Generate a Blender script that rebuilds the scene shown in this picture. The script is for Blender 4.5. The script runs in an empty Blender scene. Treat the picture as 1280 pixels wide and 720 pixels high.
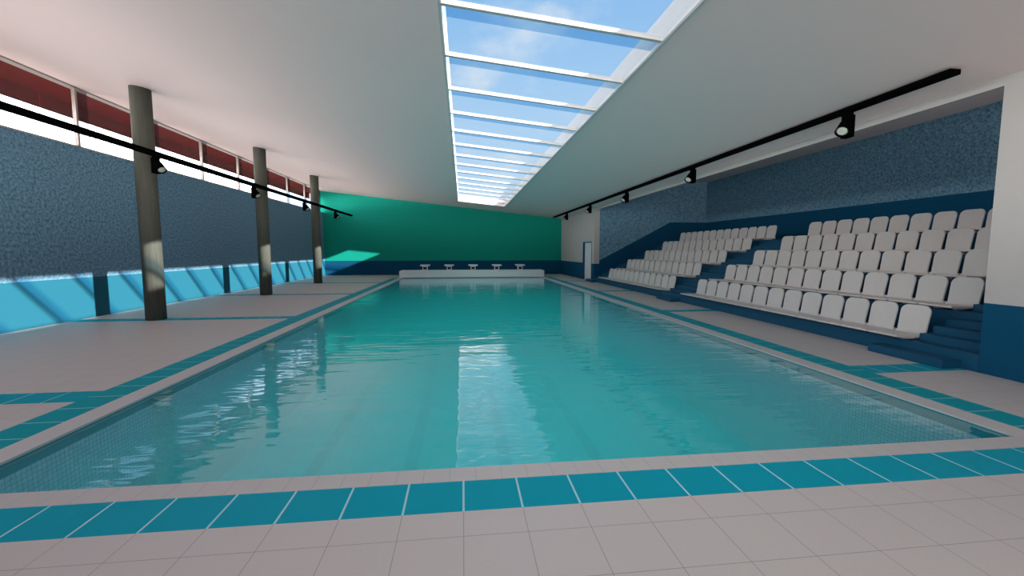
import bpy, bmesh, math, random
from mathutils import Vector, Matrix
random.seed(7)
S = bpy.context.scene
C = S.collection
PI = math.pi

# ------------------------------------------------------------------ layout
H_CAM = 1.735
XL, XR = -9.6, 7.30           # side walls
Y0, YB = -4.0, 31.6           # near and back walls
PL, PR = -3.78, 5.15          # pool inner edges
PN, PF = 3.348, 28.2          # pool near / far edge
CL, CR, CN = -4.04, 5.405, 3.144   # outer edge of coping
TL, TR, TN = -4.44, 5.79, 2.76     # outer edge of teal band
CROSS = [5.57 + 6.17*k for k in range(4)]
def zc(x): return 5.83 - 0.1036*(x + 9.6)       # underside of the sloping ceiling
SKL, SKR, SKN, SKF = -0.25, 2.72, -1.53, 27.87
AY0, AY1, AX, AZ = 5.25, 23.5, 13.85, 5.58      # alcove for the stands
ROW_P, ROW_H = 0.975, 0.47
PLAT0 = 0.25

# ------------------------------------------------------------------ helpers
def box(bm, x0, x1, y0, y1, z0, z1):
    vs = [bm.verts.new((x, y, z)) for z in (z0, z1) for y in (y0, y1) for x in (x0, x1)]
    for f in ((0,2,3,1),(4,5,7,6),(0,1,5,4),(2,6,7,3),(0,4,6,2),(1,3,7,5)):
        bm.faces.new([vs[i] for i in f])
    return vs

def prism_y(bm, prof, y0, y1):
    """closed profile in XZ (counter clockwise seen from -Y) swept along Y"""
    a = [bm.verts.new((x, y0, z)) for x, z in prof]
    b = [bm.verts.new((x, y1, z)) for x, z in prof]
    bm.faces.new(a); bm.faces.new(list(reversed(b)))
    n = len(prof)
    for i in range(n):
        j = (i+1) % n
        bm.faces.new([a[j], a[i], b[i], b[j]])

def prism_x(bm, prof, x0, x1):
    a = [bm.verts.new((x0, y, z)) for y, z in prof]
    b = [bm.verts.new((x1, y, z)) for y, z in prof]
    bm.faces.new(list(reversed(a))); bm.faces.new(b)
    n = len(prof)
    for i in range(n):
        j = (i+1) % n
        bm.faces.new([a[i], a[j], b[j], b[i]])

def cyl(bm, p0, p1, r0, r1=None, seg=32, caps=True):
    r1 = r0 if r1 is None else r1
    p0, p1 = Vector(p0), Vector(p1)
    d = (p1-p0).normalized()
    q = d.to_track_quat('Z', 'Y').to_matrix()
    A = [bm.verts.new(p0 + q @ Vector((r0*math.cos(2*PI*i/seg), r0*math.sin(2*PI*i/seg), 0))) for i in range(seg)]
    B = [bm.verts.new(p1 + q @ Vector((r1*math.cos(2*PI*i/seg), r1*math.sin(2*PI*i/seg), 0))) for i in range(seg)]
    for i in range(seg):
        j = (i+1) % seg
        bm.faces.new([A[i], A[j], B[j], B[i]]).smooth = True
    if caps:
        bm.faces.new(list(reversed(A))); bm.faces.new(B)

def obj(name, bm, mats, parent=None, bevel=0, seg=2, smooth=False, fixn=True):
    if fixn: bmesh.ops.recalc_face_normals(bm, faces=bm.faces)
    me = bpy.data.meshes.new(name)
    bm.to_mesh(me); bm.free()
    for m in (mats if isinstance(mats, (list, tuple)) else [mats]): me.materials.append(m)
    if smooth:
        for p in me.polygons: p.use_smooth = True
    o = bpy.data.objects.new(name, me); C.objects.link(o)
    if parent is not None: o.parent = parent
    if bevel:
        b = o.modifiers.new('bevel', 'BEVEL'); b.width = bevel; b.segments = seg
        b.limit_method = 'ANGLE'; b.angle_limit = math.radians(40)
        for p in me.polygons: p.use_smooth = True
        b.harden_normals = True
    return o

def tag(o, label=None, cat=None, group=None, kind=None):
    if label: o['label'] = label
    if cat: o['category'] = cat
    if group: o['group'] = group
    if kind: o['kind'] = kind
    return o

def empty(name, loc=(0, 0, 0), rz=0):
    o = bpy.data.objects.new(name, None); C.objects.link(o)
    o.location = loc; o.rotation_euler = (0, 0, rz); o.empty_display_size = .2
    return o

def struct(name, bm, mats, parent=None, **k):
    o = obj(name, bm, mats, parent, **k)
    if parent is None: o['kind'] = 'structure'
    return o

def copy_tree(o, parent=None):
    c = o.copy(); C.objects.link(c)
    if parent is not None: c.parent = parent
    for ch in [x for x in kids[o]]: copy_tree_child(ch, c)
    return c
kids = {}
def copy_tree_child(ch, c):
    d = ch.copy(); C.objects.link(d); d.parent = c
    for g in kids.get(ch, []): copy_tree_child(g, d)
def register(root):
    for o in list(C.objects):
        if o.parent is not None: kids.setdefault(o.parent, [])
    for o in list(C.objects):
        if o.parent is not None and o not in kids[o.parent]: kids[o.parent].append(o)
    kids.setdefault(root, [])

# ------------------------------------------------------------------ materials
class NT:
    def __init__(s, name):
        s.m = bpy.data.materials.new(name); s.m.use_nodes = True
        s.t = s.m.node_tree; s.t.nodes.clear()
        s.out = s.t.nodes.new('ShaderNodeOutputMaterial')
    def n(s, typ, **kw):
        x = s.t.nodes.new(typ)
        for k, v in kw.items(): setattr(x, k, v)
        return x
    def l(s, a, b): s.t.links.new(a, b)
    def put(s, sock, v):
        if hasattr(v, 'is_output') or isinstance(v, bpy.types.NodeSocket): s.l(v, sock)
        else: sock.default_value = v
    def math(s, op, a, b=0.0, c=0.0):
        x = s.n('ShaderNodeMath', operation=op)
        s.put(x.inputs[0], a); s.put(x.inputs[1], b); s.put(x.inputs[2], c)
        return x.outputs[0]
    def mix(s, f, a, b, blend='MIX'):
        x = s.n('ShaderNodeMix', data_type='RGBA', blend_type=blend)
        s.put(x.inputs[0], f)
        s.put(x.inputs[6], a if not isinstance(a, tuple) else (*a, 1)); s.put(x.inputs[7], b if not isinstance(b, tuple) else (*b, 1))
        return x.outputs[2]
    def pos(s):
        g = s.n('ShaderNodeNewGeometry'); x = s.n('ShaderNodeSeparateXYZ'); s.l(g.outputs['Position'], x.inputs[0])
        return g.outputs['Position'], x.outputs[0], x.outputs[1], x.outputs[2]
    def noise(s, vec, scale, detail=2, rough=.5):
        x = s.n('ShaderNodeTexNoise'); s.l(vec, x.inputs['Vector'])
        x.inputs['Scale'].default_value = scale; x.inputs['Detail'].default_value = detail; x.inputs['Roughness'].default_value = rough
        return x.outputs['Fac']
    def line(s, coord, period, offset, width):
        """1 on a grout line of the given width, else 0"""
        a = s.math('SUBTRACT', coord, offset - width/2)
        a = s.math('FLOORED_MODULO', a, period)
        return s.math('LESS_THAN', a, width)
    def bsdf(s, col, rough=.6, spec=.3, bump=None, bs=.1, bd=.01):
        p = s.n('ShaderNodeBsdfPrincipled')
        s.put(p.inputs['Base Color'], col if not isinstance(col, tuple) else (*col, 1))
        s.put(p.inputs['Roughness'], rough); s.put(p.inputs['Specular IOR Level'], spec)
        if bump is not None:
            b = s.n('ShaderNodeBump'); b.inputs['Strength'].default_value = bs; b.inputs['Distance'].default_value = bd
            s.l(bump, b.inputs['Height']); s.l(b.outputs[0], p.inputs['Normal'])
        s.l(p.outputs[0], s.out.inputs[0])
        return p

def plain(name, col, rough=.6, spec=.3, var=.04, scale=6):
    t = NT(name); P, x, y, z = t.pos()
    n = t.noise(P, scale, 3)
    c = t.mix(n, tuple(v*(1-var) for v in col), tuple(min(1, v*(1+var)) for v in col))
    t.bsdf(c, rough, spec)
    return t.m

NAVY = (.004, .072, .150)
NAVY_SUNLIT = (.016, .118, .175)  # navy dado lightened, so its colour carries the sunlit look
m_ceiling = plain('ceiling_paint', (.95, .735, .705), .8, .05, .008)
m_white = plain('white_wall_paint', (.74, .73, .71), .7, .2)
m_navy = plain('navy_paint', NAVY, .55, .3)
m_frame = plain('window_frame_paint', (.42, .36, .34), .5, .3)
m_bar = plain('skylight_bar_paint', (.62, .60, .60), .4, .3)
m_black = plain('black_metal', (.0015, .0015, .0015), .8, .02)
m_seat = plain('seat_plastic', (.62, .585, .565), .45, .35)
m_bulk = plain('bulkhead_white', (.80, .77, .77), .5, .3)
m_block = plain('block_white', (.78, .76, .80), .4, .3)
m_dark = plain('dark_recess', (.01, .02, .05), .5, .3)
m_door = plain('door_paint', (.68, .68, .70), .5, .3)
m_red = plain('red_awning', (.17, .003, .003), .9, .0, .08, 3)
m_reddark = plain('red_awning_edge', (.08, .004, .004), .9, .0)
m_chrome = plain('brushed_steel', (.7, .7, .7), .3, .5)

def carpet_cols(t, P):
    n1 = t.noise(P, 15, 6, .8)
    n2 = t.noise(P, 9, 3, .6)
    r = t.n('ShaderNodeValToRGB'); t.l(n1, r.inputs[0])
    e = r.color_ramp.elements
    e[0].position = .38; e[0].color = (.05, .13, .20, 1)
    e[1].position = .62; e[1].color = (.24, .42, .56, 1)
    return t.mix(t.math('MULTIPLY', n2, .2), r.outputs[0], (.13, .26, .37)), n1

def wall_mat(name, upper, z_dado, dado=NAVY, carpet=False, slope=None):
    t = NT(name); P, x, y, z = t.pos()
    if carpet:
        up, h = carpet_cols(t, P)
    else:
        n = t.noise(P, 5, 3)
        up = t.mix(n, tuple(v*.96 for v in upper), tuple(v*1.04 for v in upper)); h = None
    lim = z_dado
    if slope:   # painted dado edge that climbs beside the stands
        x0, z0, x1, z1 = slope
        a = t.math('MULTIPLY_ADD', x, (z1-z0)/(x1-x0), z0 - x0*(z1-z0)/(x1-x0))
        lim = t.math('MINIMUM', a, z1)
    f = t.math('LESS_THAN', z, lim)
    col = t.mix(f, up, dado)
    p = t.bsdf(col, .75 if carpet else .7, .1, h if carpet else None, .12, .008)
    return t.m

m_wl = wall_mat('carpet_wall_left', None, 1.05, dado=NAVY_SUNLIT, carpet=True)
m_wb = wall_mat('green_back_wall', (.006, .31, .23), 1.01)
m_wr = wall_mat('white_side_wall', (.50, .465, .45), 1.0)
m_ae = wall_mat('stand_end_wall', None, 3.33, carpet=True, slope=(7.33, 1.03, 11.72, 3.33))
m_ab = wall_mat('stand_back_wall', None, 3.32, carpet=True)

# deck tiles
def deck(name, col, grout, xl, yl, w=.006, rough=.45, rim=None):
    t = NT(name); P, x, y, z = t.pos()
    n = t.noise(P, 60, 3, .6); n2 = t.noise(P, 1.3, 2)
    c = t.mix(n, tuple(v*.93 for v in col), tuple(v*1.06 for v in col))
    c = t.mix(t.math('MULTIPLY', n2, .25), c, tuple(v*.9 for v in col))
    f = None
    for coord, q in ((x, xl), (y, yl)):
        if q:
            l = t.line(coord, q[0], q[1], w); f = l if f is None else t.math('MAXIMUM', f, l)
    c = t.mix(f, c, grout)
    t.bsdf(c, rough, .12 if col[0] < .1 else .3)
    return t.m
m_deck = deck('deck_tile', (.58, .535, .515), (.32, .31, .305), (.4, -.01), (.4, 2.505), .005)
m_teal_x = deck('teal_tile_band', (.001, .34, .45), (.42, .66, .74), (.4, -.01), None, .014, .6)
m_teal_y = deck('teal_tile_side_band', (.001, .32, .38), (.42, .66, .70), None, (.4, 3.144), .012, .6)
m_cop_x = deck('coping_tile', (.55, .52, .51), (.36, .35, .35), (.2, .085), None, .004)
m_cop_y = deck('coping_tile_side', (.58, .55, .54), (.44, .42, .41), None, (.2, 3.348), .003)

# pool mosaic
def pool_mat(name, wall):
    t = NT(name); P, x, y, z = t.pos()
    step = .045
    v = t.n('ShaderNodeVectorMath', operation='SCALE'); t.l(P, v.inputs[0]); v.inputs['Scale'].default_value = 1/step
    fl = t.n('ShaderNodeVectorMath', operation='FLOOR'); t.l(v.outputs[0], fl.inputs[0])
    wn = t.n('ShaderNodeTexWhiteNoise', noise_dimensions='3D'); t.l(fl.outputs[0], wn.inputs['Vector'])
    if wall:
        c = t.mix(wn.outputs['Value'], (.46, .60, .68), (.56, .70, .76))
        g = t.math('MAXIMUM', t.line(y, step, 0, .004), t.line(z, step, 0, .004))
        gx = t.line(x, step, 0, .004)
        geo = t.n('ShaderNodeNewGeometry'); sx = t.n('ShaderNodeSeparateXYZ'); t.l(geo.outputs['Normal'], sx.inputs[0])
        side = t.math('GREATER_THAN', t.math('ABSOLUTE', sx.outputs[0]), .5)
        gl = t.math('MAXIMUM', t.line(z, step, 0, .004), t.math('ADD', t.math('MULTIPLY', side, t.line(y, step, 0, .004)),
                    t.math('MULTIPLY', t.math('SUBTRACT', 1.0, side), gx)))
        top = t.math('GREATER_THAN', z, -.135)
        c = t.mix(top, c, (.02, .24, .28))
        c = t.mix(gl, c, (.10, .24, .29))
    else:
        c = t.mix(wn.outputs['Value'], (.05, .80, .86), (.08, .88, .92))
        # lane lines of darker mosaic
        u = t.math('FLOORED_MODULO', t.math('SUBTRACT', x, .685 - .11 - 1.56*4), 1.56)
        lane = t.math('MULTIPLY', t.math('LESS_THAN', u, .22), t.math('LESS_THAN', t.math('ABSOLUTE', t.math('SUBTRACT', x, .685)), 3.4))
        c = t.mix(t.math('MULTIPLY', lane, .45), c, (.03, .30, .36))
    t.bsdf(c, .4, .2)
    return t.m
m_pwall = pool_mat('pool_wall_mosaic', True)
m_pfloor = pool_mat('pool_floor_mosaic', False)

# water
def water():
    t = NT('pool_water'); P, x, y, z = t.pos()
    mp = t.n('ShaderNodeMapping'); t.l(P, mp.inputs['Vector']); mp.inputs['Scale'].default_value = (.35, 1.3, 1)
    n1 = t.noise(mp.outputs[0], 1.5, 3, .5); n2 = t.noise(mp.outputs[0], 6.0, 2, .5)
    h = t.math('ADD', n1, t.math('MULTIPLY', n2, .14))
    b = t.n('ShaderNodeBump'); b.inputs['Strength'].default_value = 1.0; b.inputs['Distance'].default_value = .013
    t.l(h, b.inputs['Height'])
    lw = t.n('ShaderNodeLayerWeight'); lw.inputs[0].default_value = .5; t.l(b.outputs[0], lw.inputs['Normal'])
    fr = t.n('ShaderNodeMath', operation='MULTIPLY_ADD')
    t.l(t.math('POWER', lw.outputs['Facing'], 4.1), fr.inputs[0]); fr.inputs[1].default_value = .94; fr.inputs[2].default_value = .022
    tr = t.n('ShaderNodeBsdfTransparent'); tr.inputs[0].default_value = (.93, 1, 1, 1)
    gl = t.n('ShaderNodeBsdfGlossy'); gl.inputs['Roughness'].default_value = .03; gl.inputs[0].default_value = (1, 1, 1, 1)
    t.l(b.outputs[0], gl.inputs['Normal'])
    mx = t.n('ShaderNodeMixShader'); t.l(fr.outputs[0], mx.inputs[0]); t.l(tr.outputs[0], mx.inputs[1]); t.l(gl.outputs[0], mx.inputs[2])
    t.l(mx.outputs[0], t.out.inputs[0])
    va = t.n('ShaderNodeVolumeAbsorption'); va.inputs['Color'].default_value = (.12, .975, .985, 1); va.inputs['Density'].default_value = .10
    vs_ = t.n('ShaderNodeVolumeScatter'); vs_.inputs['Color'].default_value = (.05, .985, .995, 1); vs_.inputs['Density'].default_value = .27
    ad = t.n('ShaderNodeAddShader'); t.l(va.outputs[0], ad.inputs[0]); t.l(vs_.outputs[0], ad.inputs[1])
    t.l(ad.outputs[0], t.out.inputs['Volume'])
    return t.m
m_water = water()

def glass(name, tint, refl=.02, haze=0.0):
    t = NT(name)
    tr = t.n('ShaderNodeBsdfTransparent'); tr.inputs[0].default_value = (*tint, 1)
    gl = t.n('ShaderNodeBsdfGlossy'); gl.inputs['Roughness'].default_value = .02
    lw = t.n('ShaderNodeLayerWeight'); lw.inputs[0].default_value = .25
    mx = t.n('ShaderNodeMixShader'); t.l(t.math('MULTIPLY', lw.outputs['Fresnel'], refl*4), mx.inputs[0])
    t.l(tr.outputs[0], mx.inputs[1]); t.l(gl.outputs[0], mx.inputs[2])
    t.l(mx.outputs[0], t.out.inputs[0])
    return t.m
m_glass = glass('window_glass', (.96, .975, .98))
m_glass2 = glass('overlap_glass', (.70, .84, .94)); m_glass3 = glass('sliding_glass', (.66, .66, .68))

def concrete():
    t = NT('column_concrete'); P, x, y, z = t.pos()
    mp = t.n('ShaderNodeMapping'); t.l(P, mp.inputs['Vector']); mp.inputs['Scale'].default_value = (5, 5, .35)
    n1 = t.noise(mp.outputs[0], 4, 4, .65); n2 = t.noise(P, 22, 4, .7)
    c = t.mix(n1, (.048, .051, .042), (.135, .137, .112))
    c = t.mix(t.math('MULTIPLY', n2, .4), c, (.10, .10, .085))
    t.bsdf(c, .8, .2, n2, .2, .01)
    return t.m
m_conc = concrete()
t = NT('spot_lens'); q_ = t.bsdf((.50, .53, .46), .3, .4); m_lens = t.m


# ------------------------------------------------------------------ floor, pool
bm = bmesh.new()
xs = [XL, TL, CL, CR, TR, XR+.02]
ys = sorted([Y0, TN, CN, PF, YB] + [c + s for c in CROSS for s in (-.2, .2)])
for i in range(len(xs)-1):
    for j in range(len(ys)-1):
        x0, x1, y0, y1 = xs[i], xs[i+1], ys[j], ys[j+1]
        xm, ym = (x0+x1)/2, (y0+y1)/2
        if CL < xm < CR and CN < ym < PF: continue
        mi = 0
        if TN < ym < CN and TL < xm < TR: mi = 1
        elif CN < ym < PF and (TL < xm < CL or CR < xm < TR): mi = 2
        elif any(abs(ym-c) < .2 for c in CROSS) and not (TL < xm < TR): mi = 1
        f = bm.faces.new([bm.verts.new(v) for v in ((x0, y0, 0), (x1, y0, 0), (x1, y1, 0), (x0, y1, 0))])
        f.material_index = mi
        if mi == 2 and any(abs(ym-c) < .2 for c in CROSS): f.material_index = 2
bmesh.ops.remove_doubles(bm, verts=bm.verts, dist=1e-4)
# the door recess and the strip under the stands
o = struct('floor', bm, [m_deck, m_teal_x, m_teal_y])
bm = bmesh.new(); box(bm, XR+.02, XR+.5, 23.9, 25.8, -.05, 0); struct('floor_recess', bm, m_deck)

bm = bmesh.new()     # coping ring on three sides of the pool
def quadbox(bm, x0, x1, y0, y1, mi):
    k = len(bm.faces); box(bm, x0, x1, y0, y1, -.022, .0)
    bm.faces.ensure_lookup_table()
    for f in bm.faces[k:]: f.material_index = mi
quadbox(bm, CL, CR, CN, PN, 0); quadbox(bm, CL, PL, PN, PF, 1); quadbox(bm, PR, CR, PN, PF, 1)
struct('trim_1', bm, [m_cop_x, m_cop_y])

PD = -1.8
bm = bmesh.new()
for a, b_ in (((PL, PN), (PL, PF)), ((PR, PF), (PR, PN)), ((PR, PN), (PL, PN)), ((PL, PF), (PR, PF))):
    zt_ = 0 if a[1] == b_[1] == PF else -.022
    vs = [bm.verts.new(v) for v in ((a[0], a[1], zt_), (b_[0], b_[1], zt_), (b_[0], b_[1], PD), (a[0], a[1], PD))]
    bm.faces.new(vs).material_index = 0
f = bm.faces.new([bm.verts.new(v) for v in ((PL, PN, PD), (PR, PN, PD), (PR, PF, PD), (PL, PF, PD))]); f.material_index = 1
bmesh.ops.remove_doubles(bm, verts=bm.verts, dist=1e-4)
o = struct('pool_basin', bm, [m_pwall, m_pfloor], fixn=False)
bm = bmesh.new(); box(bm, PL+.001, PR-.001, PN+.001, PF-.001, PD+.005, -.030)
o = obj('pool_water', bm, m_water)
tag(o, 'turquoise rippling water filling the long swimming pool', 'water', kind='stuff')

# ------------------------------------------------------------------ walls
bm = bmesh.new(); box(bm, XL-.3, XL, Y0, YB, 0, 4.33); struct('wall_left', bm, m_wl)
bm = bmesh.new(); prism_y(bm, [(XL-.3, 0), (XR+.2, 0), (XR+.2, zc(XR+.2)+.3), (XL-.3, zc(XL-.3)+.3)], YB, YB+.25)
struct('wall_back', bm, m_wb)
bm = bmesh.new()   # plane of the right-hand wall: far piece with a door opening, pillar wall, lintel over the stands
ztop = zc(XR)+.3
DY0, DY1, DZ = 23.95, 25.75, 2.25
box(bm, XR, XR+.3, AY1, DY0, 0, ztop); box(bm, XR, XR+.3, DY1, YB, 0, ztop); box(bm, XR, XR+.3, DY0, DY1, DZ, ztop)
box(bm, XR, XR+.3, Y0, AY0, 0, ztop)
box(bm, XR, XR+.05, AY0, AY1, 3.955, 6.0)
struct('wall_right', bm, m_wr)
bm = bmesh.new(); box(bm, XR+.3, AX+.2, AY1, AY1+.2, 0, AZ+.2); box(bm, XR+.02, XR+.3, AY1, AY1+.2, ztop, AZ+.2); struct('wall_stand_far_end', bm, m_ae)
bm = bmesh.new(); box(bm, AX, AX+.2, AY0-.2, AY1+.2, 0, AZ+.2); struct('wall_stand_back', bm, m_ab)
bm = bmesh.new()      # with an added high window opening that brightens the stands
box(bm, XR+.02, XR+.3, AY0-.2, AY0, ztop, AZ+.2)
box(bm, XR+.3, AX+.2, AY0-.2, AY0, 0, 4.0); box(bm, XR+.3, AX+.2, AY0-.2, AY0, 5.3, AZ+.2)
box(bm, XR+.3, 8.2, AY0-.2, AY0, 4.0, 5.3); box(bm, 13.4, AX+.2, AY0-.2, AY0, 4.0, 5.3)
struct('wall_stand_near_end', bm, m_ae)
bm = bmesh.new(); box(bm, XR+.04, AX+.2, AY0-.2, AY1+.2, AZ, AZ+.2); struct('ceiling_stand', bm, m_ceiling)

# rear wall behind the viewer with a glazed opening added for fill light
bm = bmesh.new()
GX0, GX1, GZ0, GZ1 = -6.0, 4.0, .9, 3.3
box(bm, XL-.3, XR+.3, Y0-.25, Y0, 0, GZ0); box(bm, XL-.3, GX0, Y0-.25, Y0, GZ0, GZ1); box(bm, GX1, XR+.3, Y0-.25, Y0, GZ0, GZ1)
vs = prism_y(bm, [(XL-.3, GZ1), (XR+.3, GZ1), (XR+.3, zc(XR)+.3), (XL-.3, zc(XL)+.3)], Y0-.25, Y0)
struct('wall_near', bm, m_white)

# sloping ceiling in four pieces round the skylight
bm = bmesh.new()
TH = .42
def slab(x0, x1, y0, y1, th=None):
    th = th or TH
    prism_y(bm, [(x0, zc(x0)), (x1, zc(x1)), (x1, zc(x1)+th), (x0, zc(x0)+th)], y0, y1)
slab(XL-.3, SKL-.14, Y0-.25, YB+.25); slab(SKL-.14, SKL, Y0-.25, SKN); slab(SKL-.14, SKL, SKF, YB+.25); slab(SKR, XR+.3, Y0-.25, YB+.25, .36); slab(SKL-.14, SKL, SKN, SKF, .85); slab(SKL, SKR, Y0-.25, SKN); slab(SKL, SKR, SKF, YB+.25)
struct('ceiling', bm, m_ceiling)

# ------------------------------------------------------------------ skylight
sky = empty('skylight', (0, 0, 0)); sky['kind'] = 'structure'
bm = bmesh.new()
for x0, x1 in ((SKL-.035, SKL), (SKR, SKR+.035)):   # thin edge trim standing just below the ceiling
    prism_y(bm, [(x0, zc(x0)-.012), (x1, zc(x1)-.012), (x1, zc(x1)), (x0, zc(x0))], SKN-.03, SKF+.03)
prism_y(bm, [(SKL, zc(SKL)-.012), (SKR, zc(SKR)-.012), (SKR, zc(SKR)), (SKL, zc(SKL))], SKF, SKF+.035)
obj('edge_trim', bm, m_bar, sky)
bm = bmesh.new()
prism_y(bm, [(SKL-.002, zc(SKL)), (SKL+.012, zc(SKL)), (SKL+.012, zc(SKL)+.85), (SKL-.002, zc(SKL)+.85)], SKN, SKF)
prism_y(bm, [(SKR-.012, zc(SKR)), (SKR+.002, zc(SKR)), (SKR+.002, zc(SKR)+.36), (SKR-.012, zc(SKR)+.36)], SKN, SKF)
obj('added_grey_lining', bm, m_bar, sky)  # added grey boards, dulling the overbright reveals by colour
k = 0
while 5.82 - 5*1.47 + 1.47*k < SKF - .2:
    yb = 5.82 - 5*1.47 + 1.47*k
    bm = bmesh.new()
    def bar(y0, y1, d0, d1, i=0.0):
        prism_y(bm, [(SKL+i, zc(SKL)+d0), (SKR-i, zc(SKR)+d0), (SKR-i, zc(SKR)+d1), (SKL+i, zc(SKL)+d1)], y0, y1)
    bar(yb, yb+.062, .0, .012); bar(yb+.010, yb+.052, .012, .066)
    obj('bar', bm, m_bar, sky)
    yn = min(yb + 1.47, SKF)
    bm = bmesh.new()
    bar(yb+.061, yn+.011 if yn < SKF else SKF, .030, .038, .004)
    pn = obj('pane', bm, m_glass, sky)
    bm = bmesh.new()
    bar(yb+.075, yb+.35, .020, .026, .004)
    obj('overlap_strip', bm, m_glass2, pn)
    k += 1

# ------------------------------------------------------------------ left windows with mullions, awnings outside
MY = [12.4 + 2.65*k for k in range(-5, 8)]
edges = [Y0] + [m for m in MY if m > Y0+.5] + [YB]
ordn = ['first', 'second', 'third', 'fourth', 'fifth', 'sixth', 'seventh', 'eighth', 'ninth', 'tenth', 'eleventh', 'twelfth', 'thirteenth']
for i in range(len(edges)-1):
    y0, y1 = edges[i], edges[i+1]
    w = empty('window_%d' % (i+1), (XL, y0, 4.33)); w['kind'] = 'structure'
    def rel(bm):
        for v in bm.verts: v.co -= Vector((XL, y0, 4.33))
        return bm
    bm = bmesh.new()
    zt = zc(XL)
    box(bm, XL-.20, XL-.02, y0, y1, 4.33, 4.375)               # sill rail
    box(bm, XL-.20, XL-.02, y0, y1, zt-.03, zt+.03)            # head rail
    obj('frame', rel(bm), m_frame, w)
    if i > 0:
        bm = bmesh.new()
        box(bm, XL-.10, XL-.02, y0-.040, y0-.004, 4.33, zt+.01); box(bm, XL-.10, XL-.03, y0-.004, y0+.032, 4.33, zt+.01)
        obj('mullion', rel(bm), m_frame, w)
    bm = bmesh.new(); box(bm, XL-.075, XL-.065, y0+.034, y1-.042, 4.375, zt-.03)
    obj('pane', rel(bm), m_glass, w)
    bm = bmesh.new(); box(bm, XL-.055, XL-.05, y0+.034, y0+.36, 4.375, zt-.03)
    obj('sliding_pane', rel(bm), m_glass3, w)
    if y0 < 6: continue
    a = empty('awning', (XL-.32, y0, 5.29))
    def rel2(bm):
        for v in bm.verts: v.co -= Vector((XL-.32, y0, 5.29))
        return bm
    bm = bmesh.new()
    xo = XL-.85
    prism_y(bm, [(XL-.31, 5.93), (XL-.31, 5.96), (xo, 5.68), (xo, 5.65)], y0+.01, y1-.01)
    obj('fabric', rel2(bm), m_red, a)
    bm = bmesh.new(); box(bm, xo-.02, xo, y0+.01, y1-.01, 5.305, 5.68)
    obj('valance', rel2(bm), m_red, a)
    bm = bmesh.new(); box(bm, xo-.005, xo+.02, y0+.01, y1-.01, 5.29, 5.325)
    obj('hem_bar', rel2(bm), m_reddark, a)
    idx = sum(1 for e in edges[:i] if e >= 6)
    place = {0: 'nearest the camera', len([e for e in edges[:-1] if e >= 6])-1: 'beside the green back wall'}.get(idx,
            '%s bay from the camera' % ordn[idx])
    tag(a, 'dark red awning outside the left strip window, ' + place, 'awning', 'red awnings outside the left windows')

# added rear glazing, out of view, brightens the hall
w = empty('window_%d' % len(edges), (0, Y0-.12, GZ0)); w['kind'] = 'structure'
bm = bmesh.new()
n = 6
for i in range(n+1):
    x = GX0 + (GX1-GX0)*i/n
    box(bm, x-.05, x+.05, -.05, .05, 0, GZ1-GZ0)
box(bm, GX0, GX1, -.05, .05, 0, .06); box(bm, GX0, GX1, -.05, .05, GZ1-GZ0-.06, GZ1-GZ0)
obj('frame', bm, m_frame, w)
bm = bmesh.new(); box(bm, GX0, GX1, -.006, .006, .03, GZ1-GZ0-.03); obj('pane', bm, m_glass, w)

w = empty('window_%d' % (len(edges)+1), (8.2, AY0-.1, 4.0)); w['kind'] = 'structure'  # added window, out of view, brings daylight into the stands recess
bm = bmesh.new()
for x in (0, 1.3, 2.6, 3.9, 5.2): box(bm, x-.04, x+.04, -.05, .05, 0, 1.3)
box(bm, 0, 5.2, -.05, .05, 0, .05); box(bm, 0, 5.2, -.05, .05, 1.25, 1.3)
obj('frame', bm, m_frame, w)
bm = bmesh.new(); box(bm, .02, 5.18, -.006, .006, .03, 1.27); obj('pane', bm, m_glass, w)

bm = bmesh.new(); box(bm, AX+.3, AX+.55, .8, AY0-.2, 0, 8.2); struct('wall_added_sun_block', bm, m_white)  # added unseen wall, keeps sun out of the added recess window

# ------------------------------------------------------------------ columns
for n_, y in zip(('nearest', 'middle', 'farthest'), CROSS[1:]):
    bm = bmesh.new()
    r = .215
    seg = 48
    A = [bm.verts.new((r*math.cos(2*PI*i/seg), r*math.sin(2*PI*i/seg), 0)) for i in range(seg)]
    B = [bm.verts.new((v.co.x, v.co.y, zc(-7.7+v.co.x)+.02)) for v in A]
    for i in range(seg):
        j = (i+1) % seg; bm.faces.new([A[i], A[j], B[j], B[i]]).smooth = True
    bm.faces.new(list(reversed(A))); bm.faces.new(B)
    o = obj('column', bm, m_conc); o.location = (-7.7, y, 0)
    tag(o, 'round raw concrete column along the left side of the pool, %s of the three' % n_, 'column', 'concrete columns')

# ------------------------------------------------------------------ track lights
def track(x, ztop, y0, y1, label, th=.07):
    bm = bmesh.new(); box(bm, -.085, .085, 0, y1-y0, -th, 0)
    for v in bm.verts: v.co.z += 0
    o = obj('light_track', bm, m_black, bevel=.004); o.location = (x, y0, ztop)
    tag(o, label, 'track light rail')
TXL, TZL = -7.395, 4.125
TXR, TZR = 6.53, zc(6.53) + .004
track(TXL, TZL, -2, 30.3, 'long black light rail fixed to the concrete columns on the left', .10)
track(TXR, TZR-.022, 5.25, 30.6, 'long black light rail under the ceiling above the edge of the stands')

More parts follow.
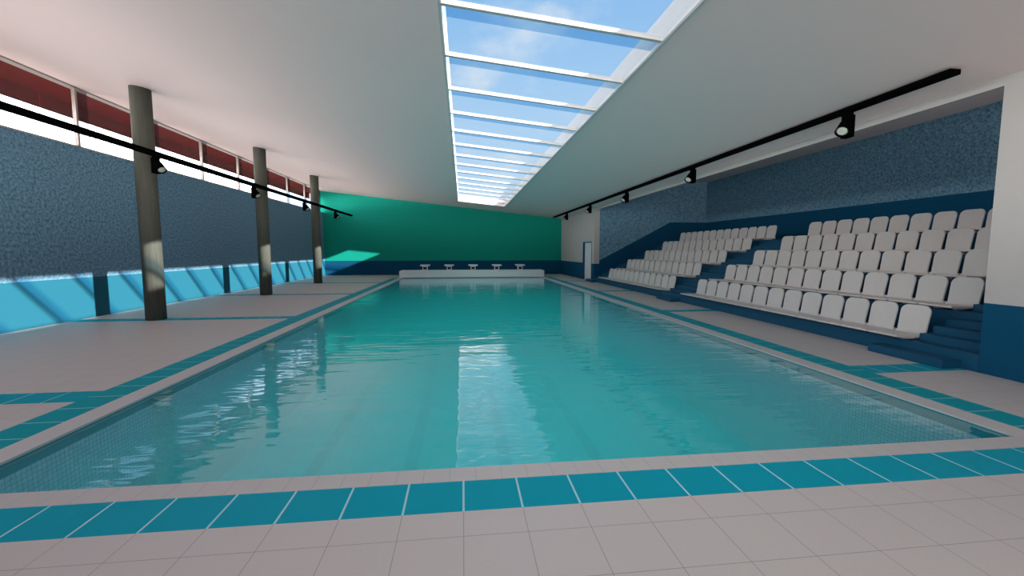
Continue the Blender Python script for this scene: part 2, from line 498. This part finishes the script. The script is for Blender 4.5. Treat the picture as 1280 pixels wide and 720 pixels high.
def make_spot():
    r = empty('spotlight', (0, 0, 0))
    bm = bmesh.new()
    box(bm, -.055, .055, -.07, .07, -.06, 0)             # adapter in the rail
    box(bm, -.075, .03, -.085, .085, -.42, -.055)
    obj('bracket', bm, m_black, r, bevel=.006)
    bm = bmesh.new()
    d = Vector((.62, -.35, -.70)).normalized()
    p0 = Vector((-.0, 0, -.15)); p1 = p0 + d*.30
    cyl(bm, p0, p0 + d*.06, .065, .085); cyl(bm, p0 + d*.06, p1, .085, .10, caps=False)
    cyl(bm, p1, p1 - d*.02, .10, .088, caps=False)
    h = obj('lamp_head', bm, m_black, r, fixn=False)
    bm = bmesh.new(); cyl(bm, p1 - d*.03, p1 - d*.015, .09, .06)
    obj('lens', bm, m_lens, h)
    return r
spot = make_spot(); register(spot)
SL = [11.63 + 4.98*k for k in range(4)]
SR = [6.85 + 4.98*k for k in range(5)]
names = {0: 'nearest the camera', 1: 'second from the camera', 2: 'third from the camera', 3: 'fourth from the camera', 4: 'farthest, by the green wall'}
for i, y in enumerate(SL):
    o = spot if i == 0 else copy_tree(spot)
    o.location = (TXL+.02, y, TZL-.102)
    tag(o, 'black spotlight on the left rail, ' + ('farthest, in front of the green wall' if i == 3 else names[i]), 'spotlight', 'spotlights on the left rail')
for i, y in enumerate(SR):
    o = copy_tree(spot); o.location = (TXR-.02, y, TZR-.095)
    o.rotation_euler = (0, 0, 0)
    o.scale = (-1, 1, 1)
    tag(o, 'black spotlight on the right ceiling rail, ' + names[i], 'spotlight', 'spotlights on the right rail')


# ------------------------------------------------------------------ bulkhead and starting blocks
bm = bmesh.new()
x0, x1, y0, y1, z1 = CL, CR-.02, PF, PF+1.2, .445
r = .06
prof = [(x0, -.04)] + [(x0+r-r*math.cos(a), z1-r+r*math.sin(a)) for a in [PI/2*i/6 for i in range(7)]] + \
       [(x1-r+r*math.sin(a), z1-r+r*math.cos(a)) for a in [PI/2*i/6 for i in range(7)]] + [(x1, -.04)]
prism_y(bm, prof, y0, y1)
o = obj('pool_bulkhead', bm, m_bulk, bevel=.02)
o = tag(o, 'long low white wall across the far end of the pool', 'bulkhead')

def make_block():
    r = empty('starting_block')
    bm = bmesh.new()
    box(bm, -.16, -.11, 0, .40, 0, .29); box(bm, .11, .16, 0, .40, 0, .29); box(bm, -.11, .11, 0, .40, 0, .06)
    box(bm, -.11, .11, 0, .40, .22, .29)
    obj('pedestal', bm, m_block, r, bevel=.006)
    bm = bmesh.new(); box(bm, -.108, .108, .05, .38, .06, .22); obj('recess_panel', bm, m_dark, r)
    bm = bmesh.new()
    prism_x(bm, [(-.14, .285), (.50, .335), (.50, .375), (-.14, .325)], -.31, .31)
    obj('platform', bm, m_block, r, bevel=.012)
    return r
blk = make_block(); register(blk)
bn = ['leftmost', 'second from the left', 'middle one', 'second from the right', 'rightmost']
for i in range(5):
    o = blk if i == 0 else copy_tree(blk)
    o.location = (.685 + 1.56*(i-2), PF+.25, .446)
    tag(o, 'small white T-shaped starting block on the far pool wall, %s' % bn[i], 'starting block', 'starting blocks')

# ------------------------------------------------------------------ stands
NS = 13
A0, A1 = 6.27, 13.50
B0, B1 = 14.98, 22.20
stand = empty('tiered_stand', (XR, AY0, 0))
tag(stand, 'navy blue stepped concrete stand filling the recess on the right', 'grandstand')
def relS(bm):
    for v in bm.verts: v.co -= Vector((XR, AY0, 0))
    return bm
def tier_profile():
    p = [(XR, 0), (XR, PLAT0)]
    for k in range(1, 5):
        x = XR + ROW_P*k
        p += [(x, PLAT0+ROW_H*(k-1)), (x, PLAT0+ROW_H*k)]
    p += [(AX-.004, PLAT0+ROW_H*4), (AX-.004, 0)]
    return list(reversed(p))
def stair_profile():
    p = [(XR, 0), (XR, PLAT0)]
    for j in range(1, 17):
        x = XR + ROW_P/4*j
        p += [(x, PLAT0+ROW_H/4*(j-1)), (x, PLAT0+ROW_H/4*j)]
    p += [(AX-.004, PLAT0+ROW_H*4), (AX-.004, 0)]
    return list(reversed(p))
for y0, y1 in ((A0, A1), (B0, B1)):
    bm = bmesh.new(); prism_y(bm, tier_profile(), y0, y1); obj('seating_tier', relS(bm), m_navy, stand)
for y0, y1 in ((AY0+.003, A0), (A1, B0), (B1, AY1-.003)):
    bm = bmesh.new(); prism_y(bm, stair_profile(), y0, y1); obj('stair_flight', relS(bm), m_navy, stand)
for (y0, y1), w in zip(((5.46, 6.64), (13.80, 14.90), (22.9, 24.05)),
                       ('at the near stairs beside the white pillar wall', 'at the middle stairs', 'at the far stairs by the white door')):
    bm = bmesh.new(); box(bm, 0, .31, 0, y1-y0, 0, .13)
    o = obj('step_block', bm, m_navy, bevel=.004); o.location = (XR-.311, y0, 0)
    tag(o, 'low navy step on the tiled deck ' + w, 'step', 'navy steps in front of the stands')

# one seat: shell pan and rounded backrest
PITCH = (A1-A0)/NS
SW = PITCH - .062
def make_seat():
    r = empty('stadium_seat')
    # pan: thin slab with rolled front lip
    bm = bmesh.new()
    w = PITCH - .028
    prof = [(-.15, .045), (-.165, .06), (-.15, .085), (.0, .078), (.38, .065), (.40, .10), (.44, .10), (.42, .035), (.0, .035)]
    prism_y(bm, prof, -w/2, w/2)
    # mounting feet of the shell
    box(bm, .05, .35, -w/2+.08, -w/2+.14, 0, .04); box(bm, .05, .35, w/2-.14, w/2-.08, 0, .04)
    obj('seat_pan', bm, m_seat, r, bevel=.006)
    bm = bmesh.new()
    rr = .12; hw = SW/2; z0, z1 = .05, .55
    pts = [(-hw+.012, z0), (hw-.012, z0)]
    pts += [(hw-rr+rr*math.cos(a), z1-rr+rr*math.sin(a)) for a in [PI/2*i/7 for i in range(8)]]
    pts += [(-hw+rr-rr*math.sin(a), z1-rr+rr*math.cos(a)) for a in [PI/2*i/7 for i in range(8)]]
    # rows for a slightly bowed back
    def fx(z, y): return .385 + (z-.05)*.17 + .03*(1-(2*y/SW)**2)*.5
    F = [bm.verts.new((fx(z, y), y, z)) for y, z in pts]
    K = [bm.verts.new((fx(z, y)+.035, y, z)) for y, z in pts]
    n = len(pts)
    # front and back skins as triangle fans about an inner vertex strip
    cf = bm.verts.new((fx(.30, 0), 0, .30)); ck = bm.verts.new((fx(.30, 0)+.035, 0, .30))
    for i in range(n):
        j = (i+1) % n
        bm.faces.new([F[i], F[j], cf]); bm.faces.new([K[j], K[i], ck]); bm.faces.new([F[j], F[i], K[i], K[j]])
    obj('backrest', bm, m_seat, r, bevel=.008, seg=3)
    return r
seat = make_seat(); register(seat)
rown = ['front row', 'second row', 'third row', 'fourth row', 'top row']
cnt = 0
for blkname, ya, yb_, nm in (('near', A0, A1, 'near block'), ('far', B0, B1, 'far block')):
    pitch = (yb_-ya)/NS
    for r_ in range(5):
        for s_ in range(NS):
            yc_ = ya + pitch*(s_+.5)
            xb = XR + ROW_P*r_ + .30
            if (xb+.02)/(yc_+pitch/2) > 1.385 + .01: continue     # wholly behind the pillar wall
            o = seat if cnt == 0 else copy_tree(seat)
            cnt += 1
            o.location = (XR + ROW_P*r_, yc_, PLAT0 + ROW_H*r_ + .002)
            fromaisle = NS - s_ if blkname == 'near' else s_ + 1
            pos = {1: 'first beside the middle stairs'}.get(fromaisle, '%s from the middle stairs' % ordn[fromaisle-1])
            tag(o, 'pale grey seat, %s, in the %s, %s' % (pos, rown[r_], nm), 'seat',
                '%s seats of the %s' % (rown[r_], nm))

# ------------------------------------------------------------------ door
d = empty('door_1', (XR, DY0, 0)); d['kind'] = 'structure'
def relD(bm):
    for v in bm.verts: v.co -= Vector((XR, DY0, 0))
    return bm
bm = bmesh.new()
box(bm, XR-.012, XR+.30, DY1-.05, DY1, 0, DZ); box(bm, XR-.012, XR+.30, DY0, DY0+.05, 0, DZ); box(bm, XR-.012, XR+.30, DY0, DY1, DZ-.05, DZ)
obj('door_frame', relD(bm), m_navy, d)
bm = bmesh.new(); box(bm, XR+.11, XR+.16, DY0+.05, DY1-.05, .01, DZ-.05)
leaf = obj('door_leaf', relD(bm), m_door, d)
bm = bmesh.new(); box(bm, XR+.06, XR+.11, DY0+.16, DY0+.19, .98, 1.01); box(bm, XR+.055, XR+.075, DY0+.16, DY0+.30, .98, 1.01)
obj('door_handle', relD(bm), m_chrome, leaf)
bm = bmesh.new(); box(bm, XR+.16, XR+.30, DY0, DY1, 0, DZ); obj('backing', relD(bm), m_navy, d)

# ------------------------------------------------------------------ light
sunL = bpy.data.lights.new('sun', 'SUN'); sunL.energy = 13.0; sunL.angle = math.radians(.8); sunL.color = (1, .96, .90)
so = bpy.data.objects.new('sun', sunL); C.objects.link(so)
so.rotation_euler = Vector((-1, .48, -.40)).to_track_quat('-Z', 'Y').to_euler()
so.location = (10, -3, 9)

def portal(loc, rot, sx, sy):
    l = bpy.data.lights.new('sky_portal', 'AREA'); l.shape = 'RECTANGLE'; l.size = sx; l.size_y = sy
    l.cycles.is_portal = True
    o = bpy.data.objects.new('sky_portal', l); C.objects.link(o); o.location = loc; o.rotation_euler = rot
zm = zc((SKL+SKR)/2)+TH+.03
portal(((SKL+SKR)/2, (SKN+SKF)/2, zm), (0, math.atan(.1036), 0), SKR-SKL+.1, SKF-SKN+.1)
portal((XL-.22, (Y0+YB)/2, 5.08), (0, -PI/2, 0), 1.6, YB-Y0)
portal(((GX0+GX1)/2, Y0-.2, (GZ0+GZ1)/2), (PI/2, 0, 0), GX1-GX0, GZ1-GZ0)

WEST, SOUTH, HIGH, GROUND_GLOW = 8.0, .35, .4, 26.0
portal((10.8, AY0-.15, 4.65), (PI/2, 0, 0), 5.2, 1.3)
W = bpy.data.worlds.new('sky'); S.world = W; W.use_nodes = True
nt = W.node_tree; nt.nodes.clear()
class WT(NT):
    def __init__(s): s.t = nt; s.out = nt.nodes.new('ShaderNodeOutputWorld')
w = WT()
tc = w.n('ShaderNodeTexCoord'); D = tc.outputs['Generated']
sx = w.n('ShaderNodeSeparateXYZ'); w.l(D, sx.inputs[0]); dx, dy, dz = sx.outputs
def ss(v, a, b):
    m = w.n('ShaderNodeMapRange', interpolation_type='SMOOTHSTEP'); w.l(v, m.inputs[0])
    m.inputs[1].default_value = a; m.inputs[2].default_value = b
    return m.outputs[0]
elev = ss(dz, 0.0, .75)
base = w.mix(elev, (.56, .76, .95), (.17, .42, .82))
# clouds
pz = w.math('ADD', dz, .25)
cv = w.n('ShaderNodeCombineXYZ'); w.l(w.math('DIVIDE', dx, pz), cv.inputs[0]); w.l(w.math('DIVIDE', dy, pz), cv.inputs[1]); cv.inputs[2].default_value = 3.1
n1 = w.noise(cv.outputs[0], 2.3, 6, .6)
cf = ss(n1, .50, .72)
col = w.mix(w.math('MULTIPLY', cf, .75), base, (.80, .84, .90))
# bright hazy cloud banks in the west and south, paler overhead, plus an added fill glow below the horizon
west = w.math('MULTIPLY', ss(w.math('MULTIPLY', dx, -1.0), .25, .55), w.math('SUBTRACT', 1.0, ss(dz, .21, .31)))
south = ss(w.math('MULTIPLY', dy, -1.0), .05, .5)
high = ss(dz, .75, .93)
low = ss(w.math('MULTIPLY', dz, -1.0), .0, .04)
bank = w.math('MAXIMUM', west, w.math('MAXIMUM', south, high))
col = w.mix(bank, col, (1.0, .97, .95))
col = w.mix(low, col, (1.0, .94, .89))
stre = w.math('ADD', 1.0, w.math('ADD', w.math('MULTIPLY', west, WEST), w.math('ADD', w.math('MULTIPLY', south, SOUTH), w.math('MULTIPLY', high, HIGH))))
m_ = w.n('ShaderNodeMix', data_type='FLOAT'); w.l(low, m_.inputs[0]); w.l(stre, m_.inputs[2]); w.l(w.math('MULTIPLY_ADD', ss(w.math('MULTIPLY', dz, -1.0), .30, .05), GROUND_GLOW-2.0, 2.0), m_.inputs[3])
stre = m_.outputs[0]
bg = w.n('ShaderNodeBackground'); w.l(col, bg.inputs[0]); w.l(stre, bg.inputs[1]); w.l(bg.outputs[0], w.out.inputs[0])
W.cycles.sampling_method = 'MANUAL'; W.cycles.sample_map_resolution = 512

# ------------------------------------------------------------------ camera
cam = bpy.data.cameras.new('camera'); co = bpy.data.objects.new('camera', cam); C.objects.link(co)
cam.sensor_width = 36; cam.lens = 539.23/1280*36; cam.clip_start = .05; cam.clip_end = 300
yaw, pitch = 0.11379161, -0.0866076
fwd = Vector((math.sin(yaw)*math.cos(pitch), math.cos(yaw)*math.cos(pitch), math.sin(pitch)))
rt = Vector((math.cos(yaw), -math.sin(yaw), 0)); up = rt.cross(fwd)
M = Matrix((rt, up, -fwd)).transposed().to_4x4(); M.translation = Vector((0, 0, H_CAM))
co.matrix_world = M
S.camera = co

S.view_settings.view_transform = 'Standard'; S.view_settings.look = 'None'; S.view_settings.gamma = 1; S.view_settings.use_curve_mapping = False
S.view_settings.exposure = 0.14
cy = S.cycles
cy.use_denoising = True
cy.max_bounces = 14; cy.diffuse_bounces = 6; cy.glossy_bounces = 4; cy.transparent_max_bounces = 24; cy.volume_bounces = 6
cy.caustics_reflective = False; cy.caustics_refractive = False
cy.sample_clamp_indirect = 6
